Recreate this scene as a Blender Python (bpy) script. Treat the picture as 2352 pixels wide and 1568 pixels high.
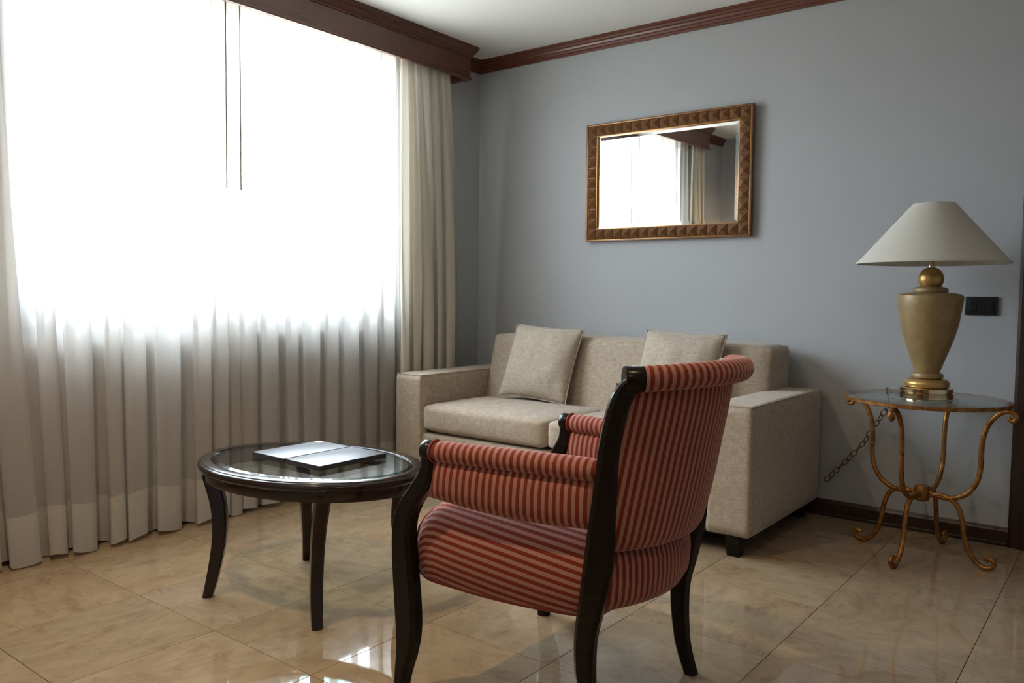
import bpy, bmesh, math, random
from mathutils import Vector, Matrix, noise
random.seed(7)
for o in list(bpy.data.objects): bpy.data.objects.remove(o)
sc = bpy.context.scene
COL = sc.collection
pi = math.pi

# ------------------------------------------------------------------ camera
cam_d = bpy.data.cameras.new('camera'); cam = bpy.data.objects.new('camera', cam_d); COL.objects.link(cam)
cam_d.sensor_width = 36.0; cam_d.lens = 28.5655; cam_d.clip_start = .05
yaw, pit, rol = 0.66006475, -0.05829994, 0.01188164
fwd = Vector((-math.sin(yaw)*math.cos(pit), math.cos(yaw)*math.cos(pit), math.sin(pit)))
rt0 = Vector((math.cos(yaw), math.sin(yaw), 0)); up0 = rt0.cross(fwd)
rt = rt0*math.cos(rol) + up0*math.sin(rol); up = rt.cross(fwd)
cam.matrix_world = Matrix(((rt.x, up.x, -fwd.x, 3.3218), (rt.y, up.y, -fwd.y, -3.9264), (rt.z, up.z, -fwd.z, 1.03), (0, 0, 0, 1)))
sc.camera = cam

# ------------------------------------------------------------------ sky, light, exposure
wd = bpy.data.worlds.new('sky'); sc.world = wd; wd.use_nodes = True
nt = wd.node_tree; bgn = nt.nodes['Background']
tc = nt.nodes.new('ShaderNodeTexCoord'); sp = nt.nodes.new('ShaderNodeSeparateXYZ'); rp = nt.nodes.new('ShaderNodeValToRGB')
nt.links.new(tc.outputs['Generated'], sp.inputs[0]); nt.links.new(sp.outputs['Z'], rp.inputs['Fac']); nt.links.new(rp.outputs[0], bgn.inputs['Color'])
rp.color_ramp.elements[0].position = 0.0; rp.color_ramp.elements[0].color = (.42, .42, .40, 1)     # ground haze below the horizon
rp.color_ramp.elements[1].position = 0.06; rp.color_ramp.elements[1].color = (.80, .91, 1.06, 1)     # bright overcast sky
ze = rp.color_ramp.elements.new(1.0); ze.color = (1.12, 1.26, 1.45, 1)      # overcast zenith, brighter than the horizon
bgn.inputs['Strength'].default_value = 9.0
pl = bpy.data.lights.new('window_portal', 'AREA'); pl.shape = 'RECTANGLE'; pl.size = 1.95; pl.size_y = 1.42; pl.cycles.is_portal = True
po = bpy.data.objects.new('window_portal', pl); COL.objects.link(po); po.location = (-.13, -1.695, 1.66); po.rotation_euler = (pi/2, 0, -pi/2)
vs = sc.view_settings
vs.view_transform = 'Standard'; vs.look = 'None'; vs.gamma = 1.0; vs.use_curve_mapping = False
vs.exposure = 1.85
LAMP_W = 13.0          # each warm recessed ceiling lamp

# ------------------------------------------------------------------ helpers
def tag(o, label=None, cat=None, group=None, kind=None):
    if label: o['label'] = label
    if cat: o['category'] = cat
    if group: o['group'] = group
    if kind: o['kind'] = kind
    return o
def empty(name, loc=(0, 0, 0), rz=0.0):
    e = bpy.data.objects.new(name, None); COL.objects.link(e); e.location = loc; e.rotation_euler = (0, 0, rz); e.empty_display_size = .1
    return e
def mesh(name, V, F, mat, parent=None, smooth=False, uv=None, loc=None):
    m = bpy.data.meshes.new(name); m.from_pydata([tuple(v) for v in V], [], F); m.update()
    if mat: m.materials.append(mat)
    if uv is not None:
        L = m.uv_layers.new(name='UVMap')
        for lp in m.loops: L.data[lp.index].uv = uv[lp.vertex_index]
    if smooth:
        for p in m.polygons: p.use_smooth = True
    o = bpy.data.objects.new(name, m); COL.objects.link(o)
    if parent: o.parent = parent
    if loc: o.location = loc
    return o
def inst(src, loc, rot=None, parent=None, name=None):
    o = bpy.data.objects.new(name or src.name.split('.')[0], src.data); COL.objects.link(o); o.location = loc
    if rot: o.rotation_euler = rot
    if parent: o.parent = parent
    return o
def sharp(o, ang=35):
    m = o.data
    for p in m.polygons: p.use_smooth = True
    try: m.set_sharp_from_angle(angle=math.radians(ang))
    except Exception: pass
    return o
def box(name, lo, hi, mat, parent=None, bev=0.0, seg=2):
    bm = bmesh.new(); bmesh.ops.create_cube(bm, size=1)
    for v in bm.verts: v.co = Vector([lo[i] + (hi[i]-lo[i])*(v.co[i]+.5) for i in range(3)])
    if bev: bmesh.ops.bevel(bm, geom=bm.edges[:], offset=bev, segments=seg, profile=.6, affect='EDGES')
    m = bpy.data.meshes.new(name); bm.to_mesh(m); bm.free(); m.materials.append(mat)
    o = bpy.data.objects.new(name, m); COL.objects.link(o)
    if parent: o.parent = parent
    if bev: sharp(o, 40)
    return o
def grid_faces(nu, nv, cu=False, cv=False, flip=False):
    F = []
    for i in range(nu if cu else nu-1):
        for j in range(nv if cv else nv-1):
            a = i*nv+j; b = ((i+1) % nu)*nv+j; c = ((i+1) % nu)*nv+(j+1) % nv; d = i*nv+(j+1) % nv
            F.append((a, d, c, b) if flip else (a, b, c, d))
    return F
def lathe(name, prof, mat, parent=None, n=48, a=1.0, b=1.0, center=(0, 0), cap=True, ang=40):
    """prof: list of (r, z) from bottom to top."""
    V = []; m = len(prof)
    for i in range(n):
        t = 2*pi*i/n
        for (r, z) in prof: V.append((center[0]+r*a*math.cos(t), center[1]+r*b*math.sin(t), z))
    F = grid_faces(n, m, cu=True)
    if cap:
        if prof[0][0] > 1e-5: F.append([i*m for i in range(n)][::-1])
        if prof[-1][0] > 1e-5: F.append([i*m+m-1 for i in range(n)])
    return sharp(mesh(name, V, F, mat, parent), ang)
def oval(name, prof, a, b, mat, parent=None, n=96, closed=False, ang=35):
    """ring swept round an ellipse; prof: (inset, z)."""
    V = []; m = len(prof)
    for i in range(n):
        t = 2*pi*i/n
        for (o, z) in prof: V.append(((a-o)*math.cos(t), (b-o)*math.sin(t), z))
    return sharp(mesh(name, V, grid_faces(n, m, cu=True, cv=closed), mat, parent), ang)
def catmull(P, k=6):
    P = [Vector(p) for p in P]; Q = [P[0]*2-P[1]]+P+[P[-1]*2-P[-2]]; out = []
    for i in range(1, len(Q)-2):
        for j in range(k):
            t = j/k; a, b, c, d = Q[i-1], Q[i], Q[i+1], Q[i+2]
            out.append(.5*((2*b)+(c-a)*t+(2*a-5*b+4*c-d)*t*t+(3*b-a-3*c+d)*t**3))
    out.append(P[-1].copy()); return out
def tube(name, P, rad, mat, parent=None, n=10, uvs=None, caps=True, squash=1.0):
    """round tube along points; rad number or list."""
    P = [Vector(p) for p in P]; V = []; UV = []; L = 0
    tan = [(P[min(i+1, len(P)-1)]-P[max(i-1, 0)]).normalized() for i in range(len(P))]
    N = tan[0].orthogonal().normalized()
    for i, p in enumerate(P):
        if i: L += (P[i]-P[i-1]).length
        N = (N - tan[i]*N.dot(tan[i])).normalized(); B = tan[i].cross(N)
        r = rad[i] if isinstance(rad, (list, tuple)) else rad
        for k in range(n):
            t = 2*pi*k/n; V.append(p+N*(r*math.cos(t))+B*(r*squash*math.sin(t))); UV.append((L, r*t))
    F = grid_faces(len(P), n, cv=True, flip=True)
    if caps: F += [list(range(n)), [len(P)*n-n+k for k in range(n)][::-1]]
    o = mesh(name, V, F, mat, parent, uv=UV if uvs else None)
    return sharp(o, 50)
def post(name, secs, mat, parent, k=6, ch=.25):
    """upright wooden member: secs (x, y, z, depth, width, plan angle)."""
    A = catmull([Vector((s[0], s[1], s[2])) for s in secs], k); Bq = catmull([Vector((s[3], s[4], s[5])) for s in secs], k)
    V = []
    for c, q in zip(A, Bq):
        d, w, th = q; e = ch*min(d, w)
        for (px, py) in ((d/2, w/2-e), (d/2-e, w/2), (-d/2+e, w/2), (-d/2, w/2-e), (-d/2, -w/2+e), (-d/2+e, -w/2), (d/2-e, -w/2), (d/2, -w/2+e)):
            V.append((c.x+px*math.cos(th)-py*math.sin(th), c.y+px*math.sin(th)+py*math.cos(th), c.z))
    n = len(A); F = grid_faces(n, 8, cv=True, flip=True)+[list(range(8))[::-1], [n*8-8+i for i in range(8)]]
    return sharp(mesh(name, V, F, mat, parent), 40)

# ------------------------------------------------------------------ materials
def mat(name, col=(.8, .8, .8), rough=.5, metal=0.0, spec=.5, coat=0.0, coat_r=.05):
    m = bpy.data.materials.new(name); m.use_nodes = True; b = m.node_tree.nodes['Principled BSDF']
    b.inputs['Base Color'].default_value = (*col, 1); b.inputs['Roughness'].default_value = rough; b.inputs['Metallic'].default_value = metal
    b.inputs['Specular IOR Level'].default_value = spec; b.inputs['Coat Weight'].default_value = coat; b.inputs['Coat Roughness'].default_value = coat_r
    return m
class NB:
    def __init__(s, m): s.m = m; s.nt = m.node_tree; s.b = s.nt.nodes.get('Principled BSDF')
    def n(s, t, **kw):
        x = s.nt.nodes.new(t)
        for k, v in kw.items():
            if k in x.inputs: x.inputs[k].default_value = v
            else: setattr(x, k, v)
        return x
    def l(s, a, b): s.nt.links.new(a, b)
    def coords(s, scale=(1, 1, 1), kind='Object', rot=(0, 0, 0)):
        t = s.n('ShaderNodeTexCoord'); mp = s.n('ShaderNodeMapping'); mp.inputs['Scale'].default_value = scale; mp.inputs['Rotation'].default_value = rot
        s.l(t.outputs[kind], mp.inputs['Vector']); return mp.outputs[0]
    def noise(s, vec, scale=5, detail=4, rough=.5, dist=0):
        x = s.n('ShaderNodeTexNoise'); x.inputs['Scale'].default_value = scale; x.inputs['Detail'].default_value = detail
        x.inputs['Roughness'].default_value = rough; x.inputs['Distortion'].default_value = dist; s.l(vec, x.inputs['Vector']); return x.outputs['Fac']
    def ramp(s, f, stops):
        x = s.n('ShaderNodeValToRGB'); e = x.color_ramp.elements
        while len(e) < len(stops): e.new(.5)
        for el, (p, c) in zip(e, stops): el.position = p; el.color = (*c, 1) if len(c) == 3 else c
        s.l(f, x.inputs['Fac']); return x.outputs[0]
    def mix(s, f, a, b, mode='MIX'):
        x = s.n('ShaderNodeMix', data_type='RGBA', blend_type=mode)
        for sock, v in ((x.inputs[0], f), (x.inputs[6], a), (x.inputs[7], b)):
            if hasattr(v, 'links'): s.l(v, sock)
            else: sock.default_value = v if not isinstance(v, tuple) else ((*v, 1) if len(v) == 3 else v)
        return x.outputs[2]
    def math(s, op, a, b=0.0):
        x = s.n('ShaderNodeMath', operation=op)
        for i, v in enumerate((a, b)):
            if hasattr(v, 'links'): s.l(v, x.inputs[i])
            else: x.inputs[i].default_value = v
        return x.outputs[0]
    def bump(s, h, st=.2, d=.01):
        x = s.n('ShaderNodeBump'); x.inputs['Strength'].default_value = st; x.inputs['Distance'].default_value = d
        s.l(h, x.inputs['Height']); s.l(x.outputs[0], s.b.inputs['Normal'])
    def col(s, c): s.l(c, s.b.inputs['Base Color'])

def m_wall():
    m = mat('painted_wallpaper', rough=.62, spec=.3); q = NB(m); v = q.coords()
    f = q.noise(v, 320, 3, .6); g = q.noise(v, 2.2, 3)
    q.col(q.mix(.35, q.ramp(f, [(.3, (.358, .368, .380)), (.7, (.430, .442, .455))]), q.ramp(g, [(.3, (.372, .383, .395)), (.7, (.416, .428, .441))])))
    q.bump(f, .25, .002); return m
def m_plaster():
    m = mat('white_ceiling_paint', (.74, .74, .72), .8, spec=.2); q = NB(m); q.bump(q.noise(q.coords(), 150, 3), .1, .002); return m
def m_wood(name, dark, light, rough=.3, coat=.3, scale=(3, 3, 40), bump=.08, spec=.5):
    m = mat(name, rough=rough, coat=coat, coat_r=.10, spec=spec); q = NB(m); v = q.coords(scale)
    f = q.noise(v, 3.0, 6, .6, 1.2); q.col(q.ramp(f, [(.3, dark), (.7, light)])); q.bump(f, bump, .002); return m
def m_marble():
    m = mat('polished_marble', rough=.05, spec=.62); q = NB(m)
    oi = q.n('ShaderNodeObjectInfo'); t = q.n('ShaderNodeTexCoord')
    ad = q.n('ShaderNodeVectorMath', operation='ADD'); sc_ = q.n('ShaderNodeVectorMath', operation='SCALE')
    cb = q.n('ShaderNodeCombineXYZ'); q.l(oi.outputs['Random'], cb.inputs[0]); q.l(oi.outputs['Random'], cb.inputs[1]); q.l(oi.outputs['Random'], cb.inputs[2])
    q.l(cb.outputs[0], sc_.inputs[0]); sc_.inputs['Scale'].default_value = 37.0
    q.l(t.outputs['Object'], ad.inputs[0]); q.l(sc_.outputs[0], ad.inputs[1])
    mp = q.n('ShaderNodeMapping'); mp.inputs['Scale'].default_value = (1.9, 1.0, 1.0); q.l(ad.outputs[0], mp.inputs[0]); v = mp.outputs[0]
    big = q.noise(v, 1.7, 5, .6, 1.0); fine = q.noise(v, 11, 8, .72, .5); vein = q.noise(v, 3.6, 8, .62, 1.3)
    vmask = q.math('SUBTRACT', 1.0, q.math('MULTIPLY', q.math('ABSOLUTE', q.math('SUBTRACT', vein, .5)), 26.0))
    vmask = q.math('MAXIMUM', vmask, 0.0)
    spots = q.noise(v, 6.0, 6, .7, .3)
    base = q.ramp(big, [(.25, (.272, .193, .116)), (.5, (.340, .256, .160)), (.75, (.392, .310, .215))])
    c = q.mix(q.math('MULTIPLY', q.ramp(fine, [(.42, (0, 0, 0)), (.66, (1, 1, 1))]), .58), base, (.235, .162, .100))
    c = q.mix(q.math('MULTIPLY', q.math('MULTIPLY', vmask, q.ramp(spots, [(.45, (0, 0, 0)), (.62, (1, 1, 1))])), .40), c, (.16, .105, .07))
    c = q.mix(q.math('MULTIPLY', q.ramp(spots, [(.54, (0, 0, 0)), (.70, (1, 1, 1))]), .60), c, (.235, .145, .095))
    tint = q.ramp(oi.outputs['Random'], [(0, (.90, .90, .90)), (.5, (1, 1, 1)), (1, (1.05, 1.02, .98))])
    q.col(q.mix(1.0, c, tint, 'MULTIPLY'))
    q.l(q.math('ADD', .018, q.math('MULTIPLY', fine, .035)), q.b.inputs['Roughness'])
    return m
def m_linen(name, a, b, sc1=900.0):
    m = mat(name, rough=.9, spec=.15); q = NB(m); q.b.inputs['Sheen Weight'].default_value = .25
    t1 = q.noise(q.coords((28, 28, 330)), 1.0, 3, .7); t2 = q.noise(q.coords((330, 330, 24)), 1.0, 3, .7); g = q.noise(q.coords(), 55, 5, .7)
    f = q.math('ADD', q.math('MULTIPLY', q.math('ADD', t1, t2), .36), q.math('MULTIPLY', g, .28))
    q.col(q.ramp(f, [(.36, a), (.62, b)])); q.bump(f, .5, .0025); return m
def m_stripe():
    m = mat('striped_velvet', rough=.85, spec=.2); q = NB(m); q.b.inputs['Sheen Weight'].default_value = .5; q.b.inputs['Sheen Roughness'].default_value = .4
    q.b.inputs['Sheen Tint'].default_value = (1, .6, .5, 1)
    uv = q.n('ShaderNodeUVMap', uv_map='UVMap'); s = q.n('ShaderNodeSeparateXYZ'); q.l(uv.outputs[0], s.inputs[0])
    w = q.noise(q.coords(), 6, 2)
    u = q.math('ADD', s.outputs[0], q.math('MULTIPLY', q.math('SUBTRACT', w, .5), .003))
    ph = q.math('SINE', q.math('MULTIPLY', u, 2*pi/.0188))
    f = q.ramp(ph, [(.0, (0, 0, 0)), (1, (1, 1, 1))]); f = q.ramp(q.math('ADD', q.math('MULTIPLY', ph, 2.5), .5), [(.2, (0, 0, 0)), (.8, (1, 1, 1))])
    pile = q.noise(q.coords(), 420, 3, .7)
    A = q.ramp(pile, [(.3, (.150, .018, .008)), (.7, (.205, .028, .012))]); B = q.ramp(pile, [(.3, (.31, .148, .118)), (.7, (.385, .196, .156))])
    q.col(q.mix(f, A, B)); q.bump(q.math('ADD', q.math('MULTIPLY', f, -.6), q.math('MULTIPLY', pile, .3)), .35, .002); return m
def m_sheer(name, colr, transp, transl, weave=1400):
    m = bpy.data.materials.new(name); m.use_nodes = True; n = m.node_tree; n.nodes.clear(); q = NB(m)
    out = q.n('ShaderNodeOutputMaterial'); d = q.n('ShaderNodeBsdfDiffuse'); t = q.n('ShaderNodeBsdfTranslucent'); tr = q.n('ShaderNodeBsdfTransparent')
    f = q.noise(q.coords((60, 60, 500)), 1.0, 3, .7); f2 = q.noise(q.coords((600, 600, 50)), 1.0, 3, .7)
    w = q.ramp(q.math('MULTIPLY', q.math('ADD', f, f2), .5), [(.35, tuple(c*.86 for c in colr)), (.65, colr)])
    q.l(w, d.inputs[0]); q.l(w, t.inputs[0])
    m1 = q.n('ShaderNodeMixShader'); m1.inputs[0].default_value = transl; q.l(d.outputs[0], m1.inputs[1]); q.l(t.outputs[0], m1.inputs[2])
    m2 = q.n('ShaderNodeMixShader'); m2.inputs[0].default_value = transp; q.l(m1.outputs[0], m2.inputs[1]); q.l(tr.outputs[0], m2.inputs[2])
    q.l(m2.outputs[0], out.inputs[0]); return m
def m_glass(name, tint=(.93, .98, .96), rough=0.0, ior=1.5):
    m = bpy.data.materials.new(name); m.use_nodes = True; n = m.node_tree; n.nodes.clear(); q = NB(m)
    out = q.n('ShaderNodeOutputMaterial'); g = q.n('ShaderNodeBsdfGlossy'); tr = q.n('ShaderNodeBsdfTransparent'); fr = q.n('ShaderNodeFresnel')
    gm = q.n('ShaderNodeNewGeometry')      # same reflectance from both sides of the pane
    q.l(q.math('ADD', ior, q.math('MULTIPLY', gm.outputs['Backfacing'], 1/ior-ior)), fr.inputs['IOR']); g.inputs['Roughness'].default_value = rough; tr.inputs[0].default_value = (*tint, 1)
    mx = q.n('ShaderNodeMixShader'); q.l(fr.outputs[0], mx.inputs[0]); q.l(tr.outputs[0], mx.inputs[1]); q.l(g.outputs[0], mx.inputs[2]); q.l(mx.outputs[0], out.inputs[0]); return m
def m_gilt():
    m = mat('gilded_iron', rough=.42, metal=.75); q = NB(m); f = q.noise(q.coords(), 38, 5, .7)
    q.col(q.ramp(f, [(.32, (.15, .055, .017)), (.55, (.33, .145, .036)), (.75, (.46, .24, .07))]))
    q.l(q.ramp(f, [(.3, (.55, .55, .55)), (.7, (.34, .34, .34))]), q.b.inputs['Roughness']); q.bump(f, .25, .002); return m

M = {}
M['wall'] = m_wall(); M['ceil'] = m_plaster(); M['marble'] = m_marble()
M['grout'] = mat('grout', (.15, .115, .085), .9)
M['mahog'] = m_wood('mahogany_trim', (.060, .014, .008), (.125, .036, .018), .38, .25, (2, 2, 30))
M['mahogx'] = m_wood('mahogany_moulding', (.075, .018, .009), (.150, .045, .020), .36, .25, (3, 40, 40))
M['ebony'] = m_wood('dark_lacquered_wood', (.0055, .0035, .0028), (.011, .0065, .005), .24, .0, (6, 6, 40), .004, .20)
M['tablewood'] = m_wood('dark_mahogany_lacquer', (.008, .004, .003), (.018, .008, .006), .16, .0, (6, 30, 6), .02, .42)
M['skirt'] = m_wood('dark_skirting', (.018, .007, .004), (.040, .016, .009), .35, .1, (3, 40, 40))
M['frame'] = m_wood('carved_walnut', (.105, .040, .011), (.205, .085, .025), .42, .2, (20, 20, 20))
M['gold_edge'] = mat('gilt_edge', (.45, .22, .07), .35, .8)
M['silver'] = mat('mirror_silver', (.93, .94, .92), .005, 1.0)
M['linen'] = m_linen('oatmeal_linen', (.235, .187, .140), (.475, .395, .305))
M['linen2'] = m_linen('natural_linen_cushion', (.26, .215, .165), (.47, .405, .32))
M['stripe'] = m_stripe()
M['piping'] = mat('dark_red_piping', (.22, .03, .016), .8)
M['sheer'] = m_sheer('white_sheer', (.72, .69, .64), .34, .58)
M['hem'] = m_sheer('white_sheer_double', (.70, .67, .62), .12, .42)
M['drape'] = m_sheer('beige_drape', (.70, .65, .55), .0, .22)
M['glass'] = m_glass('clear_glass'); M['bevel'] = m_glass('aqua_glass_edge', (.55, .80, .76), .02)
M['winglass'] = m_glass('window_glass', (.97, .99, .99))
M['alu'] = mat('dark_window_frame', (.06, .065, .07), .4, .3)
M['gilt'] = m_gilt()
M['black'] = mat('black_plastic', (.012, .013, .015), .35)
M['leather'] = mat('black_leatherette', (.012, .013, .016), .38, spec=.85)
M['shade'] = m_sheer('ivory_lampshade', (.74, .71, .63), 0.0, .22)
M['urn'] = mat('crackled_ochre_ceramic', (.37, .24, .09), .42, .15); q = NB(M['urn']); f_ = q.noise(q.coords(), 26, 6, .7); q.col(q.ramp(f_, [(.3, (.235, .158, .066)), (.7, (.335, .235, .105))]))
M['goldpaint'] = mat('gold_paint', (.50, .31, .11), .38, .7)
M['brass'] = mat('polished_brass', (.70, .58, .36), .09, 1.0)
M['chain'] = mat('antique_brass_chain', (.16, .11, .045), .45, .8)
M['steel'] = mat('steel_glide', (.7, .7, .7), .25, 1.0)
M['white'] = mat('white_enamel', (.8, .8, .78), .4)
M['wand'] = mat('smoky_wand', (.22, .19, .15), .4)
M['label'] = mat('pale_silver', (.75, .78, .80), .3)  # pale silver for the folder's corner patch

# ------------------------------------------------------------------ room shell
H = 2.46
XR, YB, XF, YF = 4.4, -6.2, 2.30, -3.72      # right wall, rear wall, end of the near left wall, its position
WY0, WY1, WZ0, WZ1 = -2.66, -.73, .872, 2.37  # window opening
S = lambda o: tag(o, kind='structure')
T = .457; TX0, TY0 = 2.511, -1.197
floor = S(box('floor', (0, YB, -.06), (XR, 0, -.012), M['grout']))
bm = bmesh.new(); bmesh.ops.create_cube(bm, size=1)
for v in bm.verts: v.co = Vector((v.co.x*(T-.0015), v.co.y*(T-.0015), (v.co.z-.5)*.012))
bmesh.ops.bevel(bm, geom=[e for e in bm.edges if all(v.co.z > -.001 for v in e.verts)], offset=.0006, segments=1, affect='EDGES')
tm = bpy.data.meshes.new('floor_tile'); bm.to_mesh(tm); bm.free(); tm.materials.append(M['marble'])
def clip_tile(x0, x1, y0, y1):
    g = .00075
    return box('floor_tile', (x0+g, y0+g, -.012), (x1-g, y1-g, 0), M['marble'], floor)
i0 = math.floor((0-TX0)/T); i1 = math.ceil((XR-TX0)/T); j0 = math.floor((YB-TY0)/T); j1 = math.ceil((0-TY0)/T)
for i in range(i0, i1):
    for j in range(j0, j1):
        x0, x1, y0, y1 = TX0+i*T, TX0+(i+1)*T, TY0+j*T, TY0+(j+1)*T
        if x0 < XF-T and y1 < YF: continue
        if x0 < 0 or x1 > XR or y0 < YB or y1 > 0:
            clip_tile(max(x0, 0), min(x1, XR), max(y0, YB), min(y1, 0)); continue
        o = bpy.data.objects.new('floor_tile', tm); COL.objects.link(o); o.parent = floor
        o.location = ((x0+x1)/2, (y0+y1)/2, 0); o.rotation_euler = (0, 0, random.choice((0, 0, pi, pi/2)))
S(box('ceiling', (-.2, YB-.1, H), (XR+.1, .1, H+.1), M['ceil']))
S(box('wall_back', (-.2, 0, -.1), (XR+.1, .12, H), M['wall']))
S(box('wall_right', (XR, YB, -.1), (XR+.1, 0, H), M['wall']))
S(box('wall_rear', (XF, YB-.1, -.1), (XR, YB, H), M['wall']))
S(box('wall_near', (-.2, YF-.1, -.1), (XF, YF, H), M['wall']))
S(box('wall_passage', (XF-.1, YB, -.1), (XF, YF-.1, H), M['wall']))
# the window wall: pieces around the opening joined into one mesh
bm = bmesh.new()
for lo, hi in (((-.2, YF, -.1), (0, 0, WZ0)), ((-.2, YF, WZ1), (0, 0, H)), ((-.2, YF, WZ0), (0, WY0, WZ1)), ((-.2, WY1, WZ0), (0, 0, WZ1))):
    r_ = bmesh.ops.create_cube(bm, size=1)
    for v in r_['verts']: v.co = Vector([lo[k]+(hi[k]-lo[k])*(v.co[k]+.5) for k in range(3)])
m_ = bpy.data.meshes.new('wall_left'); bm.to_mesh(m_); bm.free(); m_.materials.append(M['wall'])
wl = bpy.data.objects.new('wall_left', m_); COL.objects.link(wl); S(wl)
win = S(empty('window_1', (-.10, (WY0+WY1)/2, WZ0)))
def wpart(name, lo, hi, mt, bev=.004):
    p = win.location; return box(name, [lo[k]-p[k] for k in range(3)], [hi[k]-p[k] for k in range(3)], mt, win, bev, 1)
wpart('window_frame', (-.13, WY0, WZ0), (-.07, WY1, WZ0+.112), M['alu']); wpart('window_frame', (-.13, WY0, WZ1-.05), (-.07, WY1, WZ1), M['alu'])
wpart('window_frame', (-.13, WY0, WZ0+.112), (-.07, WY0+.05, WZ1-.05), M['alu']); wpart('window_frame', (-.13, WY1-.05, WZ0+.112), (-.07, WY1, WZ1-.05), M['alu'])
wpart('mullion', (-.125, -1.80, WZ0+.112), (-.075, -1.75, WZ1-.05), M['alu'])
wpart('pane', (-.105, WY0+.05, WZ0+.112), (-.099, -1.80, WZ1-.05), M['winglass'], 0); wpart('pane', (-.105, -1.75, WZ0+.112), (-.099, WY1-.05, WZ1-.05), M['winglass'], 0)
wpart('window_sill', (-.19, WY0, WZ0-.012), (.004, WY1, WZ0), M['alu'], .003)

def moulding(name, prof, a, b, mt, axis, parent=None):
    """prof: (out, z) closed outline; runs from a to b along axis, 'out' is measured into the room."""
    V = []
    for t in (a, b):
        for (o, z) in prof: V.append((t, -o, z) if axis == 'x' else (o, t, z))
    n = len(prof); F = [(k, (k+1) % n, n+(k+1) % n, n+k) for k in range(n)]+[list(range(n))[::-1], list(range(n, 2*n))]
    ob = mesh(name, V, F, mt, parent); bm = bmesh.new(); bm.from_mesh(ob.data); bmesh.ops.recalc_face_normals(bm, faces=bm.faces); bm.to_mesh(ob.data); bm.free(); return ob
crown = [(0, 2.389), (.012, 2.389), (.013, 2.400), (.018, 2.404), (.020, 2.414), (.027, 2.418), (.030, 2.428), (.038, 2.433), (.040, 2.444), (.046, 2.448), (.046, 2.46), (0, 2.46)]
S(moulding('trim_1', crown, 0, XR, M['mahogx'], 'x'))
S(moulding('trim_2', crown, YF, 0, M['mahog'], 'y'))
base_p = [(0, 0), (.016, 0), (.016, .012), (.013, .016), (.013, .062), (.009, .070), (.006, .078), (0, .078)]
S(moulding('baseboard_back', base_p, 0, 2.915, M['skirt'], 'x')); S(moulding('baseboard_left', base_p, YF, -.02, M['skirt'], 'y'))
# door with casing at the right end of the sofa wall
dr = S(empty('door_1', (3.4, 0, 0)))
for (a, b) in ((2.915, 3.005), (3.80, 3.89)):
    V = [(0, 0), (.0, -.012), (.012, -.022), (.04, -.024), (.05, -.030), (.078, -.032), (.09, -.026), (.09, 0)]
    if a > 3.4: V = [(.09-x, y) for x, y in V][::-1]
    pts = [(a+x-3.4, y, z) for z in (0, 2.14) for x, y in V]; n = len(V)
    ob = mesh('casing', pts, [(k, (k+1) % n, n+(k+1) % n, n+k) for k in range(n)]+[list(range(n))[::-1], list(range(n, 2*n))], M['skirt'], dr)
    bm = bmesh.new(); bm.from_mesh(ob.data); bmesh.ops.recalc_face_normals(bm, faces=bm.faces); bm.to_mesh(ob.data); bm.free()
box('casing', (-.485, -.03, 2.14), (.49, 0, 2.23), M['skirt'], dr, .004)
dp = box('door_panel', (-.395, -.02, .006), (.40, -.001, 2.14), M['mahog'], dr, .003)
hd = lathe('handle', [(.0, -.03), (.024, -.03), (.026, -.012), (.012, -.006), (.012, .0)], M['brass'], dp, 20); hd.rotation_euler = (pi/2, 0, 0); hd.location = (-.33, -.045, 1.0)

# ------------------------------------------------------------------ pelmet over the window
PY0, PY1 = -3.09, -.277
pe = tag(empty('window_pelmet', (.08, (PY0+PY1)/2, 2.279)), 'long dark mahogany pelmet box over the window curtains', 'pelmet')
def lp(o):
    o.location = -pe.location; return o
lp(box('front_board', (.145, PY0, 2.282), (.16, PY1, H), M['mahog'], pe, .001, 1))
lp(box('end_board', (.0, PY1-.015, 2.282), (.145, PY1, H), M['mahog'], pe, .001, 1))
lp(box('end_board', (.0, PY0, 2.282), (.145, PY0+.015, H), M['mahog'], pe, .001, 1))
lp(box('bottom_lip', (.143, PY0-.004, 2.270), (.168, PY1+.005, 2.284), M['mahog'], pe, .004, 2))
lp(box('bottom_lip', (.0, PY1-.017, 2.270), (.143, PY1+.005, 2.284), M['mahog'], pe, .004, 2))
cp = [(0, 2.398), (.005, 2.398), (.007, 2.406), (.012, 2.409), (.016, 2.420), (.024, 2.428), (.030, 2.440), (.036, 2.445), (.037, 2.46), (0, 2.46)]
V = []
for (x, y, sx, sy) in ((0, PY1, 0, 1), (.16, PY1, 1, 1), (.16, PY0, 1, -1), (0, PY0, 0, -1)):
    for (o, z) in cp: V.append((x+sx*o, y+sy*o, z))
n = len(cp); F = []
for k in range(3):
    for j in range(n): F.append((k*n+j, k*n+(j+1) % n, (k+1)*n+(j+1) % n, (k+1)*n+j))
ob = lp(mesh('crown_moulding', V, F, M['mahog'], pe))
bm = bmesh.new(); bm.from_mesh(ob.data); bmesh.ops.recalc_face_normals(bm, faces=bm.faces); bm.to_mesh(ob.data); bm.free()

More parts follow.
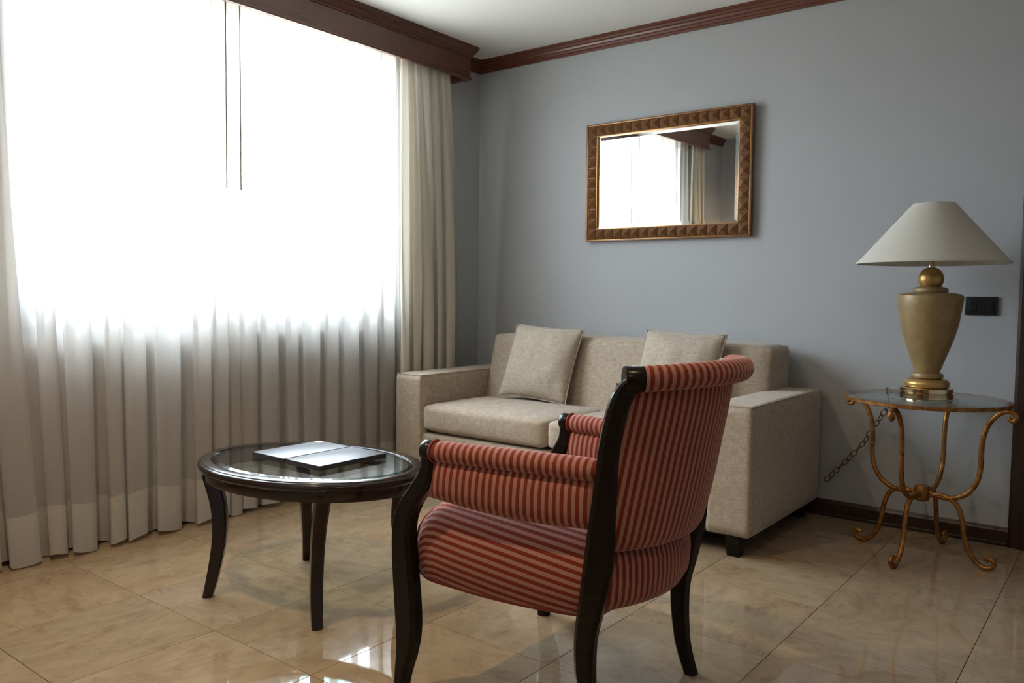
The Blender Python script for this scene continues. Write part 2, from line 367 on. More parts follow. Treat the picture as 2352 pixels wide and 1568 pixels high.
# ------------------------------------------------------------------ curtains
def curtain(name, mt, y0, y1, xc, widths, amp, ztop, zbot, seed, parent, hem=None, hemmat=None, lean=None, per=14, flare=0.0, zcuts=None):
    """pleated hanging cloth: y0 -> y1, folds with the given relative widths."""
    rnd = random.Random(seed); tot = sum(widths); prof = []
    acc = 0
    for w in widths:
        a = amp*rnd.uniform(.75, 1.15); sh = rnd.uniform(.15, .55); ph = rnd.uniform(-.25, .25); dn = rnd.uniform(-.3, .3)
        for k in range(per):
            t = k/per; prof.append((acc+w*t, t, a, w, sh, ph, dn))
        acc += w
    prof.append((acc, 0, amp, widths[-1], .3, 0, 0))
    zs = [ztop-(ztop-zbot)*(k/20)**.9 for k in range(21)] if not zcuts else zcuts
    def pos(pr, z):
        s, t, a, w, sh, ph, dn = pr; d = (ztop-z)/(ztop-zbot) if ztop > zbot else 0
        d = max(0, min(1, (2.3-z)/2.28)); g = .35+.65*min(1, d*1.6)
        ph2 = 2*pi*t
        x = xc+a*g*math.tanh(1.7*math.sin(ph2))/.93+.006*math.sin(3*z+s*9+seed)
        y = y0+(y1-y0)*s/tot+(y1-y0)/tot*w*g*(-.16*math.sin(2*ph2)*(1+sh))
        y += (dn*.05*d*d)*math.sin(pi*t)+ (lean(s/tot, d) if lean else 0)
        y += flare*d*(s/tot-.5)
        return (x+.012*d*math.sin(ph2+ph), y, z+(.010*math.sin(s*7+seed*2) if d > .9 else 0))
    V = [pos(pr, z) for pr in prof for z in zs]
    return mesh(name, V, grid_faces(len(prof), len(zs)), mt, parent, smooth=True)
def sheer(label, y0, y1, widths, seed, lean=None, xc=.085, amp=.032):
    e = tag(empty('sheer_curtain', (xc, (y0+y1)/2, 0)), label, 'curtain', 'white sheer curtains at the window')
    a = curtain('sheer_panel', M['sheer'], y0, y1, xc, widths, amp, 2.40, .205, seed, e, lean=lean); a.location = -e.location
    zb = [.205, .16, .11, .06, .015]
    h = curtain('hem', M['hem'], y0, y1, xc, widths, amp, 2.40, .015, seed, e, lean=lean, zcuts=zb); h.location = -e.location
    hd = curtain('header_tape', M['hem'], y0, y1, xc+.001, widths, amp, 2.40, 2.2, seed, e, lean=lean, zcuts=[2.41, 2.36, 2.31, 2.235]); hd.location = -e.location
    w = tube('draw_wand', [(xc+.05-e.location.x, (y1-.035 if seed == 3 else y0+.045)-e.location.y, 2.36), (xc+.05-e.location.x, (y1-.035 if seed == 3 else y0+.045)-e.location.y, 1.48)], .0036, M['wand'], e, 8)
    return e
leanL = lambda s, d: .11*d**1.5*max(0, 1-s*1.7)
sheer('left white sheer curtain panel, its hem flaring at the left edge', -2.96, -1.824, [1.3, 1.5, 1.0, 1.5, .8, 1.2, 1.6, .9, .7], 3, leanL, .075, .030)
sheer('right white sheer curtain panel hanging next to the beige drape', -1.820, -.66, [.5, .8, 1.0, .75, 1.0, .8, 1.1, .8, .9, .7], 5, None, .055, .024)
def drape(label, y0, y1, widths, seed, lean=None):
    e = tag(empty('drape_curtain', (.09, (y0+y1)/2, 0)), label, 'curtain', 'beige drapes at the window ends')
    a = curtain('drape_panel', M['drape'], y0, y1, .116, widths, .022, 2.42, .012, seed, e, lean=lean, per=12); a.location = -e.location
    return e
drape('beige lined drape gathered beside the grey wall near the sofa', -.795, -.405, [1, .8, 1.1, .8, 1.0], 11, lambda s, d: .075*math.sin(min(1, d*1.6)*pi/2)*s)
drape('far beige drape seen in the wall mirror', -3.06, -2.84, [1, .8, 1.1], 12)

# ------------------------------------------------------------------ wall mirror
mw, mh, tilt = .940, .627, math.radians(.75)
mr = tag(empty('wall_mirror', (1.2965, -.004, 1.338)), 'rectangular mirror with brown pyramid-studded frame hanging above the sofa', 'mirror')
mr.rotation_euler = (tilt, 0, 0)
fwid = .0555; nx, nz = 17, 11; dx, dz = mw/nx, mh/nz
def fbox(nm, x0, x1, z0, z1, y0, y1, mt, bev=.002): return box(nm, (x0-mw/2, -y1, z0), (x1-mw/2, -y0, z1), mt, mr, bev, 2)
for (a, b, c, d) in ((0, mw, 0, dz), (0, mw, mh-dz, mh), (0, dx, dz, mh-dz), (mw-dx, mw, dz, mh-dz)): fbox('frame_rail', a, b, c, d, .0, .026, M['frame'], .001)
for (a, b, c, d) in ((-.010, mw+.010, -.010, -.001), (-.010, mw+.010, mh+.001, mh+.010), (-.010, -.001, -.001, mh+.001), (mw+.001, mw+.010, -.001, mh+.001)): fbox('outer_bead', a, b, c, d, 0, .030, M['frame'], .003)
e_ = .005
for (a, b, c, d) in ((dx, mw-dx, dz, dz+e_), (dx, mw-dx, mh-dz-e_, mh-dz), (dx, dx+e_, dz+e_, mh-dz-e_), (mw-dx-e_, mw-dx, dz+e_, mh-dz-e_)): fbox('inner_bead', a, b, c, d, .010, .027, M['gold_edge'], .0015)
for (a, b, c, d) in ((-.0012, mw+.0012, -.0025, .0), (-.0012, mw+.0012, mh, mh+.0025), (-.0025, 0, 0, mh), (mw, mw+.0025, 0, mh)): fbox('gilt_line', a, b, c, d, .02, .0315, M['gold_edge'], .0008)
sx, sz = dx*.475, dz*.475
stud = mesh('stud', [(-sx, 0, -sz), (sx, 0, -sz), (sx, 0, sz), (-sx, 0, sz), (-sx*.97, -.003, -sz*.97), (sx*.97, -.003, -sz*.97), (sx*.97, -.003, sz*.97), (-sx*.97, -.003, sz*.97), (0, -.022, 0)],
            [(0, 1, 5, 4), (1, 2, 6, 5), (2, 3, 7, 6), (3, 0, 4, 7), (4, 5, 8), (5, 6, 8), (6, 7, 8), (7, 4, 8)], M['frame'], mr)
first = True
for i in range(nx):
    for j in range(nz):
        if 0 < i < nx-1 and 0 < j < nz-1: continue
        L_ = (dx*(i+.5)-mw/2, -.026, dz*(j+.5))
        if first: stud.location = L_; first = False
        else: inst(stud, L_, None, mr, 'stud')
gx0, gx1, gz0, gz1, bv = dx+e_-mw/2, mw-dx-e_-mw/2, dz+e_, mh-dz-e_, .020
V = [(gx0, -.0145, gz0), (gx1, -.0145, gz0), (gx1, -.0145, gz1), (gx0, -.0145, gz1), (gx0+bv, -.016, gz0+bv), (gx1-bv, -.016, gz0+bv), (gx1-bv, -.016, gz1-bv), (gx0+bv, -.016, gz1-bv),
     (gx0, -.011, gz0), (gx1, -.011, gz0), (gx1, -.011, gz1), (gx0, -.011, gz1)]
mesh('mirror_glass', V, [(4, 5, 6, 7), (0, 1, 5, 4), (1, 2, 6, 5), (2, 3, 7, 6), (3, 0, 4, 7), (8, 9, 1, 0), (9, 10, 2, 1), (10, 11, 3, 2), (11, 8, 0, 3), (11, 10, 9, 8)], M['silver'], mr)

# ------------------------------------------------------------------ sofa
SX0, SX1, SY0, SY1 = .19, 2.15, -.90, -.035
AW = .185
so = tag(empty('sofa', ((SX0+SX1)/2, (SY0+SY1)/2, 0)), 'oatmeal linen two-seat sofa with square arms under the mirror', 'sofa')
def puffbox(name, lo, hi, mt, parent, bev=.02, puff=(0, 0, 0), cuts=10, wr=0.0, seed=0, shear=None):
    bm = bmesh.new(); bmesh.ops.create_cube(bm, size=1)
    bmesh.ops.subdivide_edges(bm, edges=bm.edges[:], cuts=cuts, use_grid_fill=True)
    sz_ = [hi[k]-lo[k] for k in range(3)]
    for v in bm.verts:
        c = [v.co[k]*2 for k in range(3)]                 # -1..1
        P = [lo[k]+sz_[k]*(v.co[k]+.5) for k in range(3)]
        # rounded box
        half = [s/2 for s in sz_]; ctr = [lo[k]+half[k] for k in range(3)]; q_ = [P[k]-ctr[k] for k in range(3)]
        inn = [max(-half[k]+bev, min(half[k]-bev, q_[k])) for k in range(3)]
        dd = Vector([q_[k]-inn[k] for k in range(3)])
        if dd.length > 1e-9:
            mx = max(abs(x) for x in dd); dd = dd.normalized()*mx
            q_ = [inn[k]+dd[k] for k in range(3)]
        P = [ctr[k]+q_[k] for k in range(3)]
        for k in range(3):
            o1, o2 = [x for x in range(3) if x != k]
            P[k] += puff[k]*(1 if c[k] > 0 else -1)*(abs(c[k])**3)*(1-c[o1]**2)*(1-c[o2]**2)
        if wr:
            nv = noise.noise(Vector((P[0]*9+seed, P[1]*9, P[2]*9)))+.5*noise.noise(Vector((P[0]*22+seed, P[1]*22, P[2]*22))); P[2] += wr*nv; P[1] += wr*.5*nv
        v.co = Vector(P)
        if shear: v.co = Vector(shear(v.co))
    m = bpy.data.meshes.new(name); bm.to_mesh(m); bm.free(); m.materials.append(mt)
    for p in m.polygons: p.use_smooth = True
    o = bpy.data.objects.new(name, m); COL.objects.link(o)
    if parent: o.parent = parent; o.location = -parent.location
    return o
puffbox('arm', (SX0, SY0, .085), (SX0+AW, SY1, .605), M['linen'], so, .014, (0, 0, .004), 14, .001)
puffbox('arm', (SX1-AW, SY0, .085), (SX1, SY1, .605), M['linen'], so, .014, (0, 0, .004), 14, .001, 3)
puffbox('base', (SX0+AW-.004, SY0+.012, .085), (SX1-AW+.004, SY1-.02, .305), M['linen'], so, .016, (0, 0, .0), 12, .001, 5)
cx = (SX0+AW+SX1-AW)/2
puffbox('seat_cushion', (SX0+AW+.003, SY0+.004, .315), (cx-.003, -.30, .452), M['linen'], so, .030, (.004, .008, .018), 18, .0025, 1)
puffbox('seat_cushion', (cx+.003, SY0+.004, .315), (SX1-AW-.003, -.30, .452), M['linen'], so, .030, (.004, .008, .018), 18, .0025, 8)
def bsh(p):
    t = (p.z-.30)/.5
    if p.y < -.15: p = Vector((p.x, p.y-(1-t)*.12, p.z))
    return p
puffbox('back', (SX0+AW-.002, -.300, .300), (SX1-AW+.035, SY1-.01, .808), M['linen'], so, .032, (.0, .012, .004), 16, .002, 2, bsh)
def piping(pts, name='seam_piping', r=.0035, mt=None, par=so):
    o = tube(name, pts, r, mt or M['linen'], par, 6); o.location = -par.location; return o
for (xa, xb) in ((SX0+.004, SX0+AW-.004), (SX1-AW+.004, SX1-.004)):
    piping([(xa, SY1-.02, .602), (xa, SY0+.003, .602), (xb, SY0+.003, .602), (xb, SY1-.25, .602)], r=.0022)
for (xa, ya) in ((SX0+.06, SY0+.05), (SX1-.075, SY0+.05), (SX0+.06, SY1-.06), (SX1-.075, SY1-.06)):
    post('leg', [(xa-so.location.x, ya-so.location.y, 0, .052, .052, 0), (xa-so.location.x, ya-so.location.y, .05, .060, .060, 0), (xa-so.location.x, ya-so.location.y, .09, .066, .066, 0)], M['ebony'], so, 2, .08)
box('under_frame', (SX0+.04-so.location.x, SY0+.05-so.location.y, .070), (SX1-.04-so.location.x, SY1-.03-so.location.y, .092), M['black'], so, .002, 1)

def throw_pillow(label, ctr, w, h, th, lean, rz, roll, seed):
    e = tag(empty('throw_pillow', ctr), label, 'pillow', 'linen pillows on the sofa'); e.rotation_euler = (lean, roll, rz)
    n = 26; V = []; rnd = random.Random(seed)
    for side in (1, -1):
        for i in range(n):
            for j in range(n):
                u = i/(n-1)*2-1; v = j/(n-1)*2-1
                t = ((1-abs(u)**2.6)*(1-abs(v)**2.6))**.62
                pin = 1-.055*(1-u*u)*abs(v)**3; pin2 = 1-.045*(1-v*v)*abs(u)**3
                x = u*w/2*pin2; z = v*h/2*pin
                nv = noise.noise(Vector((u*2.2+seed, v*2.2, side*.7)))*.010+noise.noise(Vector((u*5+seed, v*5, side)))*.004
                edge = max(abs(u), abs(v)); wr = .004*math.sin(u*22+seed)*max(0, (abs(v)-.6))*2.5*(1 if v > 0 else .6)
                V.append((x, -side*(t*(th/2)+nv*t+wr*t*1.2), z))
    F = grid_faces(n, n)+[tuple(n*n+k for k in f[::-1]) for f in grid_faces(n, n)]
    bod = mesh('pillow_cover', V, F, M['linen2'], e, smooth=True)
    bm = bmesh.new(); bm.from_mesh(bod.data); bmesh.ops.remove_doubles(bm, verts=bm.verts, dist=.0004); bmesh.ops.recalc_face_normals(bm, faces=bm.faces); bm.to_mesh(bod.data); bm.free()
    rim = []
    for k in range(64):
        s = k/64*4; q_ = int(s); t = (s-q_)*2-1
        u, v = ((t, -1), (1, t), (-t, 1), (-1, -t))[q_]
        rim.append((u*w/2*(1-.045*(1-v*v)*abs(u)**3), 0, v*h/2*(1-.055*(1-u*u)*abs(v)**3)))
    rim.append(rim[0]); tube('piping', rim, .0035, M['linen2'], e, 6)
    return e
throw_pillow('linen throw pillow leaning in the left corner of the sofa', (.785, -.408, .664), .425, .415, .135, math.radians(-22), math.radians(3), math.radians(2.5), 4)
throw_pillow('linen throw pillow on the sofa half hidden behind the striped chair', (1.580, -.406, .666), .43, .415, .135, math.radians(-22), math.radians(-3), math.radians(1), 9)

# ------------------------------------------------------------------ striped armchair
ch = tag(empty('armchair', (2.12, -2.147, 0), pi), 'red striped velvet armchair with rolled back and dark wooden legs', 'armchair')
ang = lambda d: math.radians(d)
def mirror_y(s): return (s[0], -s[1], s[2], s[3], s[4], -s[5])
rear = [(-.268, .240, 0, .034, .034, 0), (-.250, .240, .05, .037, .036, 0), (-.238, .240, .10, .040, .038, ang(5)), (-.230, .240, .18, .046, .040, ang(8)), (-.231, .240, .25, .050, .042, ang(10)), (-.244, .241, .32, .058, .044, ang(14)),
        (-.262, .243, .42, .066, .045, ang(20)), (-.270, .246, .50, .062, .045, ang(26)), (-.280, .250, .60, .052, .044, ang(32)), (-.292, .256, .70, .046, .042, ang(36)), (-.312, .260, .78, .046, .038, ang(40)), (-.332, .258, .825, .050, .032, ang(42)), (-.350, .252, .848, .052, .026, ang(44)), (-.360, .249, .862, .036, .022, ang(44))]
front = [(.284, .318, 0, .036, .036, 0), (.276, .318, .05, .044, .040, 0), (.263, .318, .11, .058, .044, 0), (.258, .318, .17, .070, .046, 0), (.262, .318, .24, .074, .046, 0), (.270, .318, .32, .072, .046, 0), (.276, .318, .40, .066, .046, 0),
         (.270, .318, .455, .062, .046, 0), (.250, .316, .50, .062, .045, 0), (.222, .312, .54, .060, .044, 0), (.203, .309, .575, .050, .042, 0), (.198, .308, .60, .042, .040, 0), (.198, .307, .635, .036, .038, 0)]
for s_ in (1, -1):
    for nm, prof in (('rear_leg', rear), ('front_leg', front)):
        pr = prof if s_ == 1 else [mirror_y(p) for p in prof]
        lg = post(nm, pr, M['ebony'], ch, 6, .22)
        g = lathe('glide', [(.010, 0), (.011, .004), (.009, .008)], M['steel'], lg, 14); g.location = (pr[0][0], pr[0][1], 0)
# back: arc in plan
def arc(sag, half, n=41, f0=0.0):
    """points (f, l, angle, arclength) bulging to the rear (-f)."""
    ph = 2*math.atan(sag/half); R = half/math.sin(ph); out = []
    for i in range(n):
        p = ph*(1-2*i/(n-1)); out.append((f0-sag+R*(1-math.cos(p)), R*math.sin(p), p, R*p))
    return out
NB_ = 49
def backf(z):      # f of the post at height z, half width, sagitta
    t = max(0, min(1, (z-.44)/.42)); return -.266-.048*t**1.5, .232+.028*t, .086+.048*t
def back_surface(z, off):
    f0, hw, sg = backf(z) if z > .446 else (-.258, .218, .064); P = []
    for (f, l, p, s) in arc(sg, hw, NB_, f0): P.append((f+math.cos(p)*off, l-math.sin(p)*off, s))
    return P
def back_panel(name, zs, offs_out, offs_in):
    V = []; UV = []; vv = 0
    ring = [(z, o) for z, o in zip(zs, offs_out)]+[(z, o) for z, o in zip(zs[::-1], offs_in[::-1])]
    for k, (z, o) in enumerate(ring):
        for i, (f, l, s) in enumerate(back_surface(z, o)):
            V.append((f, l, z)); UV.append((s*1.04, z))
    n = len(ring)
    F = [(a*NB_+b, a*NB_+b+1, ((a+1) % n)*NB_+b+1, ((a+1) % n)*NB_+b) for a in range(n) for b in range(NB_-1)]
    F += [[a*NB_ for a in range(n)], [a*NB_+NB_-1 for a in range(n)][::-1]]
    ob = mesh(name, V, F, M['stripe'], ch, uv=UV)
    bm = bmesh.new(); bm.from_mesh(ob.data); bmesh.ops.recalc_face_normals(bm, faces=bm.faces); bm.to_mesh(ob.data); bm.free()
    return sharp(ob, 60)
zs = [.448, .455, .475, .51, .56, .62, .68, .74, .79, .825, .84]
back_panel('backrest', zs, [.010, -.002, -.010, -.014, -.016, -.016, -.013, -.010, -.006, .0, .006], [.03, .045, .06, .07, .075, .072, .062, .045, .030, .020, .016])
zs = [.300, .306, .33, .37, .41, .436, .445]
back_panel('rear_seat_panel', zs, [.03, .012, -.002, -.006, -.004, .004, .014], [.05]*7)
# roll along the top
R_ = .029; V = []; UV = []; f0, hw, sg = backf(.86); A_ = [q_ for q_ in arc(sg, hw-.003, 79, f0-.006)][6:-6]; NA = len(A_)
for (f, l, p, s) in A_:
    for k in range(20):
        t = 2*pi*k/20; o = R_*math.cos(t); V.append((f-math.cos(p)*(o+.006), l+math.sin(p)*(o+.006), .859-.008*(p/A_[0][2])**2+R_*math.sin(t))); UV.append((s*1.06, R_*t))
F = grid_faces(NA, 20, cv=True)+[list(range(20)), [(NA-1)*20+k for k in range(20)][::-1]]
ob = mesh('top_roll', V, F, M['stripe'], ch, uv=UV); bm = bmesh.new(); bm.from_mesh(ob.data); bmesh.ops.recalc_face_normals(bm, faces=bm.faces); bm.to_mesh(ob.data); bm.free(); sharp(ob, 60)
for s_ in (1, -1):        # wooden knob ends of the roll
    f, l, p, s = A_[0] if s_ == 1 else A_[-1]
    tn = Vector((math.sin(p)*s_, math.cos(p), 0)) if s_ == 1 else Vector((-math.sin(p), -math.cos(p), 0))
    tn = Vector((math.sin(abs(p)), s_*math.cos(p), 0)); c0 = Vector((f-math.cos(p)*.006, l+math.sin(p)*.006, .851 if s_ == 1 else .844))
    tube('knob', [c0-tn*.004, c0+tn*.001, c0+tn*.040, c0+tn*.043], [.022, .0285, .0285, .0265] if s_ == 1 else [.02, .0255, .0255, .024], M['ebony'], ch, 28)
# arms
for s_ in (1, -1):
    a0 = Vector((.186, .306*s_, .636)); a1 = Vector((-.262, .246*s_, .640)); dirv = (a1-a0); Ln = dirv.length; d0 = dirv.normalized()
    P = [a0+d0*(Ln*k/24) for k in range(25)]; rr = [.020]+[.0275]*23+[.021]
    rr[1] = .026; rr[-2] = .027
    tube('arm_roll', P, rr, M['stripe'], ch, 18, uvs=True)
    tube('knob', [a0-d0*.028, a0-d0*.025, a0-d0*.002, a0+d0*.004], [.024, .0265, .0265, .022], M['ebony'], ch, 24)
    tube('piping', [a0+d0*.006+Vector((0, 0, .0268))*0+Vector((0, .0268*s_*math.cos(t), .0268*math.sin(t))) for t in [2*pi*k/20 for k in range(21)]], .0035, M['piping'], ch, 6)
    # arm side panel: grid along arm x height, both faces
    V = []; UV = []; nu, nh = 25, 7; lat = Vector((-d0.y, d0.x, 0)).normalized()
    if lat.y*s_ < 0: lat = -lat
    for face in (1, -1):
        for i in range(nu):
            t = i/(nu-1)
            for j in range(nh):
                v = j/(nh-1); top = .618; bot = .520-.012*t-.014*math.sin(pi*t)
                z = top+(bot-top)*v; c = a0+d0*(Ln*t); c = Vector((c.x+.012*v*(1-t), c.y, z))
                thk = .006+.016*math.sqrt(max(0, 1-(2*v-1)**2))*math.sqrt(max(0, 1-(2*t-1)**8))
                c += lat*(face*thk+.002); V.append(c); UV.append((Ln*t, z))
    F = grid_faces(nu, nh)+[tuple(nu*nh+k for k in f[::-1]) for f in grid_faces(nu, nh)]
    n1 = nu*nh
    for i in range(nu-1): F += [(i*nh, (i+1)*nh, n1+(i+1)*nh, n1+i*nh), (i*nh+nh-1, n1+i*nh+nh-1, n1+(i+1)*nh+nh-1, (i+1)*nh+nh-1)]
    for j in range(nh-1): F += [(j, j+1, n1+j+1, n1+j), ((nu-1)*nh+j, n1+(nu-1)*nh+j, n1+(nu-1)*nh+j+1, (nu-1)*nh+j+1)]
    ob = mesh('arm_panel', V, F, M['stripe'], ch, uv=UV); bm = bmesh.new(); bm.from_mesh(ob.data); bmesh.ops.recalc_face_normals(bm, faces=bm.faces); bm.to_mesh(ob.data); bm.free(); sharp(ob, 70)
# seat: lateral profile swept front to back
def seat_prof(w, top, sh):
    half = [(w-.012, .296), (w-.002, .300), (w+.006, .315), (w+.014, .345), (w+.018, .380), (w+.014, .415), (w+.004, .447), (w-.016, .472), (w-.045, .488), (w-.09, .500), (w*.5, .514), (w*.25, .520)]
    half = [(l, .296+(z-.296)*top) for l, z in half]
    full = half+[(0, .296+(.522-.296)*top)]+[(-l, z) for l, z in half[::-1]]
    return full
V = []; UV = []; ns = 25
for i in range(ns):
    t = i/(ns-1); f = -.252+.512*t; w = .232+.062*t**.9
    endr = 1.0-.16*max(0, (t-.86)/.14)**2; w2 = w-.02*max(0, (t-.9)/.1)**2
    dip = .0
    pr = seat_prof(w2, endr*(1-.04*(1-t)), 0); u = 0; us = [0]
    for k in range(1, len(pr)): us.append(us[-1]+math.hypot(pr[k][0]-pr[k-1][0], pr[k][1]-pr[k-1][1]))
    mid = us[len(us)//2]
    for k, (l, z) in enumerate(pr):
        V.append((f, l, z-.012*math.sin(pi*t)*max(0, 1-(z-.296)/.1))); UV.append((us[k]-mid, f))
npf = len(pr); F = grid_faces(ns, npf)+[list(range(npf))[::-1], [(ns-1)*npf+k for k in range(npf)]]+[(i*npf, i*npf+npf-1, (i+1)*npf+npf-1, (i+1)*npf) for i in range(ns-1)]
ob = mesh('seat', V, F, M['stripe'], ch, uv=UV); bm = bmesh.new(); bm.from_mesh(ob.data); bmesh.ops.recalc_face_normals(bm, faces=bm.faces); bm.to_mesh(ob.data); bm.free(); sharp(ob, 60)
for s_ in (1, -1):       # welt cords along the seat's bottom edge and corners
    tube('piping', [(V[i*npf][0], s_*(abs(V[i*npf][1])+.006), V[i*npf][2]+.001) for i in range(ns)], .004, M['piping'], ch, 6)
    for i_ in (0, ns-1): tube('piping', [(V[i_*npf+k][0], s_*V[i_*npf+k][1]*1.0, V[i_*npf+k][2]) for k in range(10)], .004, M['piping'], ch, 6)
    pts = [back_surface(z, o) for z, o in zip([.455, .51, .56, .62, .68, .74, .78], [.0, -.014, -.016, -.016, -.013, -.010, -.007])]
    tube('piping', [((q_[0] if s_ == 1 else q_[-1])[0], (q_[0] if s_ == 1 else q_[-1])[1], z) for q_, z in zip(pts, [.455, .51, .56, .62, .68, .74, .78])], .004, M['piping'], ch, 6)

# ------------------------------------------------------------------ oval coffee table
ct = tag(empty('coffee_table', (1.09, -2.168, 0), math.radians(7.5)), 'oval dark wood coffee table with inset glass top by the curtains', 'coffee table')
TZ = .455; A0, B0 = .427, .308
oval('table_rim', [(.040, TZ-.016), (.040, TZ-.002), (.038, TZ), (.010, TZ), (.007, TZ-.0015), (.005, TZ-.004), (.001, TZ-.005), (-.004, TZ-.010), (-.006, TZ-.016), (-.005, TZ-.022), (.000, TZ-.028), (.006, TZ-.031), (.048, TZ-.031)], A0, B0, M['tablewood'], ct, closed=True)
oval('apron', [(.010, TZ-.031), (.010, TZ-.040), (.012, TZ-.060), (.015, TZ-.064), (.030, TZ-.064), (.030, TZ-.031)], A0, B0, M['tablewood'], ct, closed=True)
a_, b_ = A0-.0405, B0-.0405
n_ = 96; V = [((a_-.016)*math.cos(2*pi*i/n_), (b_-.016)*math.sin(2*pi*i/n_), z) for z in (TZ+.0015, TZ-.0065) for i in range(n_)]
gl = mesh('glass_top', V, [list(range(n_)), list(range(n_, 2*n_))[::-1]], M['glass'], ct)
bv_ = oval('glass_bevel', [(0, TZ-.003), (.016, TZ+.0015)], a_, b_, M['bevel'], ct)
for sx_, sy_ in ((-1, -1), (1, -1), (1, 1), (-1, 1)):
    th = math.atan2(sy_*.75, sx_)
    post('leg', [(sx_*.248, sy_*.230, 0, .032, .032, th), (sx_*.236, sy_*.221, .06, .038, .036, th), (sx_*.225, sy_*.209, .14, .042, .038, th), (sx_*.220, sy_*.200, .22, .046, .040, th), (sx_*.226, sy_*.198, .30, .049, .042, th), (sx_*.240, sy_*.202, .36, .052, .044, th), (sx_*.254, sy_*.208, .41, .054, .044, th)], M['tablewood'], ct, 5, .15)
# folder lying on it
fo = tag(empty('leather_folder', (1.086, -2.128, TZ+.0022)), 'black glossy folding guest folder lying on the oval glass table', 'folder')
box('cover', (-.181, -.145, .0), (-.006, .145, .017), M['leather'], fo, .002, 2); box('cover', (.001, -.145, .0), (.181, .145, .017), M['leather'], fo, .002, 2)
box('spine', (-.008, -.143, .001), (.003, .143, .009), M['leather'], fo, .001, 1)
box('corner_patch', (-.176, .118, .0168), (-.145, .138, .0174), M['label'], fo)  # small pale patch at the back corner of the cover

# ------------------------------------------------------------------ gilt side table, lamp, chain
SC = Vector((2.653, -.371, 0)); STZ = .638
st = tag(empty('side_table', SC), 'round glass side table on gilded scrolled iron legs beside the sofa', 'side table')
lathe('glass_top', [(.0005, STZ-.008), (.292, STZ-.008), (.294, STZ-.002), (.290, STZ), (.0005, STZ)], M['glass'], st, 72, cap=False)
oval('rim', [(0, STZ-.016), (-.004, STZ-.014), (-.004, STZ-.004), (0, STZ-.001), (.006, STZ-.002), (.006, STZ-.0095), (.012, STZ-.0095), (.012, STZ-.014)], .298, .298, M['gilt'], st, 72, closed=True)
lathe('hub', [(.016, .222), (.026, .226), (.030, .240), (.030, .270), (.026, .284), (.016, .288)], M['gilt'], st, 28)
upr = [(.022, .262), (.07, .250), (.12, .256), (.168, .285), (.198, .335), (.208, .395), (.208, .455), (.214, .515), (.232, .565), (.262, .602), (.292, .616), (.314, .608), (.320, .592), (.310, .580), (.298, .586), (.299, .596)]
lwr = [(.022, .248), (.065, .258), (.105, .250), (.135, .222), (.152, .170), (.160, .120), (.172, .075), (.194, .036), (.226, .011), (.254, .012), (.268, .028), (.262, .044), (.246, .044), (.243, .034)]
for a in (-100.5, -9.5, 80.0, 168.5):
    c_, s_ = math.cos(ang(a)), math.sin(ang(a))
    for nm, pf in (('upper_arm', upr), ('leg', lwr)):
        P = catmull([(r*c_, r*s_, z) for r, z in pf], 6); nP = len(P)
        tube(nm, P, [.0095 if k < nP*.75 else .0095-.0022*(k-nP*.75)/(nP*.25) for k in range(nP)], M['gilt'], st, 10)
la = tag(empty('table_lamp', (SC.x, SC.y, STZ)), 'ochre urn table lamp with wide ivory cone shade on the side table', 'table lamp')
z0 = STZ
lathe('brass_base', [(.096, 0), (.098, .002), (.098, .020), (.094, .022), (.094, .024), (.097, .026), (.097, .040), (.093, .043), (.06, .043)], M['brass'], la, 56)
lathe('gold_foot', [(.070, .043), (.079, .046), (.083, .056), (.081, .066), (.072, .074), (.058, .077)], M['goldpaint'], la, 48)
lathe('lower_ring', [(.050, .077), (.057, .081), (.059, .089), (.056, .097), (.046, .101)], M['urn'], la, 48)
lathe('urn_body', [(.044, .101), (.046, .108), (.054, .130), (.066, .165), (.080, .205), (.093, .245), (.104, .290), (.111, .335), (.116, .370), (.1185, .398), (.117, .405), (.108, .411), (.085, .416), (.065, .418)], M['urn'], la, 56)
lathe('upper_ring', [(.058, .418), (.063, .422), (.064, .428), (.061, .434), (.048, .439), (.032, .442)], M['urn'], la, 48)
lathe('ball', [(.028, .437)]+[(.0468*math.cos(t), .471+.0468*math.sin(t)) for t in [-.85+k*(2.2/14) for k in range(15)]]+[(.012, .5165)], M['goldpaint'], la, 40)
lathe('stem', [(.0115, .515), (.0115, .60), (.016, .605), (.016, .65), (.008, .655)], M['brass'], la, 20)
n_ = 72; V = []; prof = [(.2735, .531), (.2735, .5335), (.0765, .764), (.0765, .7655), (.0740, .7655), (.0740, .7625), (.2705, .5325), (.2705, .531)]
lathe('lamp_shade', prof+[prof[0]], M['shade'], la, 72, cap=False, ang=30)
lathe('shade_trim', [(.2742, .530), (.2748, .532), (.2740, .537), (.2728, .536), (.2728, .530), (.2742, .530)], M['shade'], la, 72, cap=False)
for k in range(3): 
    t = 2*pi*k/3+.4; tube('shade_spider', [(0, 0, .745), (.075*math.cos(t), .075*math.sin(t), .752)], .0018, M['brass'], la, 6)
cd = tag(tube('lamp_cord', catmull([(2.555, -.345, STZ+.004), (2.50, -.30, STZ+.004), (2.47, -.22, STZ+.004), (2.452, -.135, STZ+.0035), (2.447, -.085, STZ-.012), (2.443, -.052, .56)], 6), .0025, M['chain'], None, 8), 'thin lamp cord running over the glass side table edge', 'cord')
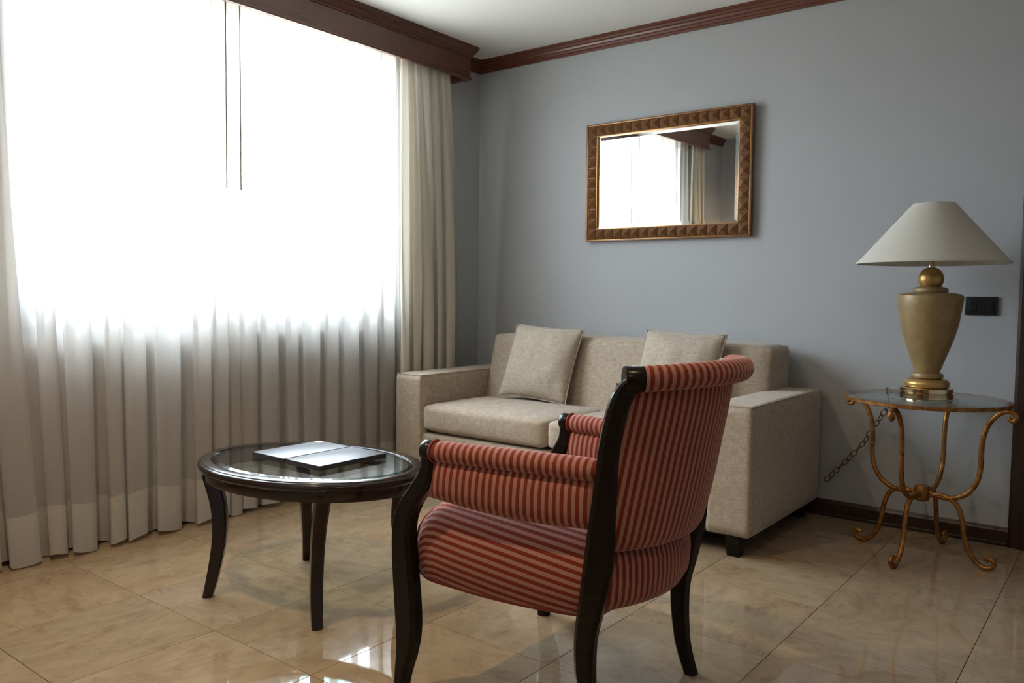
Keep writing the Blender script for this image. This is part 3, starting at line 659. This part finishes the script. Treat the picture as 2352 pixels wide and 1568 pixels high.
# chain
cn = tag(empty('brass_chain', (2.32, -.05, .19)), 'dark brass chain hanging between side table and sofa arm', 'chain')
path = catmull([(2.445, -.052, .560), (2.418, -.052, .508), (2.389, -.05, .458), (2.346, -.048, .380), (2.282, -.045, .296), (2.194, -.040, .193), (2.178, -.038, .165)], 12)
def tor(nm, a, b, r, parent):
    V = []
    for i in range(14):
        t = 2*pi*i/14; c = Vector((a*math.cos(t), b*math.sin(t), 0)); nrm = Vector((math.cos(t), math.sin(t), 0))
        for k in range(6):
            s = 2*pi*k/6; V.append(c+nrm*(r*math.cos(s))+Vector((0, 0, r*math.sin(s))))
    return mesh(nm, V, grid_faces(14, 6, cu=True, cv=True), M['chain'], parent, smooth=True)
lk = tor('link', .0190, .0115, .0024, cn)
Ltot = [0]
for k in range(1, len(path)): Ltot.append(Ltot[-1]+(path[k]-path[k-1]).length)
def at_len(s):
    for k in range(1, len(path)):
        if Ltot[k] >= s: t = (s-Ltot[k-1])/(Ltot[k]-Ltot[k-1]); return path[k-1].lerp(path[k], t), (path[k]-path[k-1]).normalized()
    return path[-1], (path[-1]-path[-2]).normalized()
nl = int(Ltot[-1]/.0295)
for k in range(nl):
    p, d = at_len((k+.5)*.0295); y_ = Vector((0, 1, 0)); y_ = (y_-d*y_.dot(d)).normalized(); z_ = d.cross(y_)
    th = ang(55 if k % 2 else -35)+.3*math.sin(k*1.7); Y2 = y_*math.cos(th)+z_*math.sin(th); Z2 = d.cross(Y2)
    o = lk if k == 0 else bpy.data.objects.new('link', lk.data)
    if k: COL.objects.link(o); o.parent = cn
    mtx = Matrix((d, Y2, Z2)).transposed().to_4x4(); mtx.translation = p-cn.location; o.matrix_local = mtx

# switch plate
sw = tag(empty('light_switch', (2.780, -.001, 1.003)), 'black rectangular light switch plate on the grey wall beside lamp', 'switch')
box('plate', (-.061, -.009, -.039), (.061, 0, .039), M['black'], sw, .004, 3)
box('rocker_surround', (-.046, -.0115, -.024), (.046, -.008, .024), M['black'], sw, .001, 1)
for k in range(3): box('rocker', (-.043+k*.029, -.0135, -.021), (-.043+k*.029+.0275, -.011, .021), M['black'], sw, .001, 1)

# ------------------------------------------------------------------ warm recessed ceiling lamps (above and behind the viewer)
for k, (x, y, where, pw) in enumerate(((1.25, -3.15, 'nearest the far end of the curtains', 2.0), (2.75, -2.95, 'above and behind the striped armchair', .5), (3.55, -4.7, 'in the passage behind the viewpoint', 1.0))):
    e = tag(empty('recessed_lamp', (x, y, H)), 'small round recessed ceiling lamp '+where, 'ceiling lamp', 'recessed ceiling lamps')
    oval('lamp_ring', [(0, 0), (0, -.004), (.006, -.006), (.012, -.004), (.012, 0)], .05, .05, M['white'], e, 32)
    em = bpy.data.materials.new('warm_lamp_glow'); em.use_nodes = True; nn = em.node_tree; nn.nodes.clear(); eo = nn.nodes.new('ShaderNodeOutputMaterial'); ee = nn.nodes.new('ShaderNodeEmission')
    ee.inputs[0].default_value = (1, .72, .42, 1); ee.inputs[1].default_value = 12; nn.links.new(ee.outputs[0], eo.inputs[0])
    lathe('lamp_lens', [(.0005, -.002), (.037, -.002), (.038, -.001)], em, e, 28, cap=False)
    ld = bpy.data.lights.new('recessed_lamp_light', 'SPOT'); ld.energy = LAMP_W*pw; ld.color = (1, .74, .47); ld.spot_size = ang(150); ld.spot_blend = .9; ld.shadow_soft_size = .04
    lo = bpy.data.objects.new('recessed_lamp_light', ld); COL.objects.link(lo); lo.parent = e; lo.location = (0, 0, -.03)
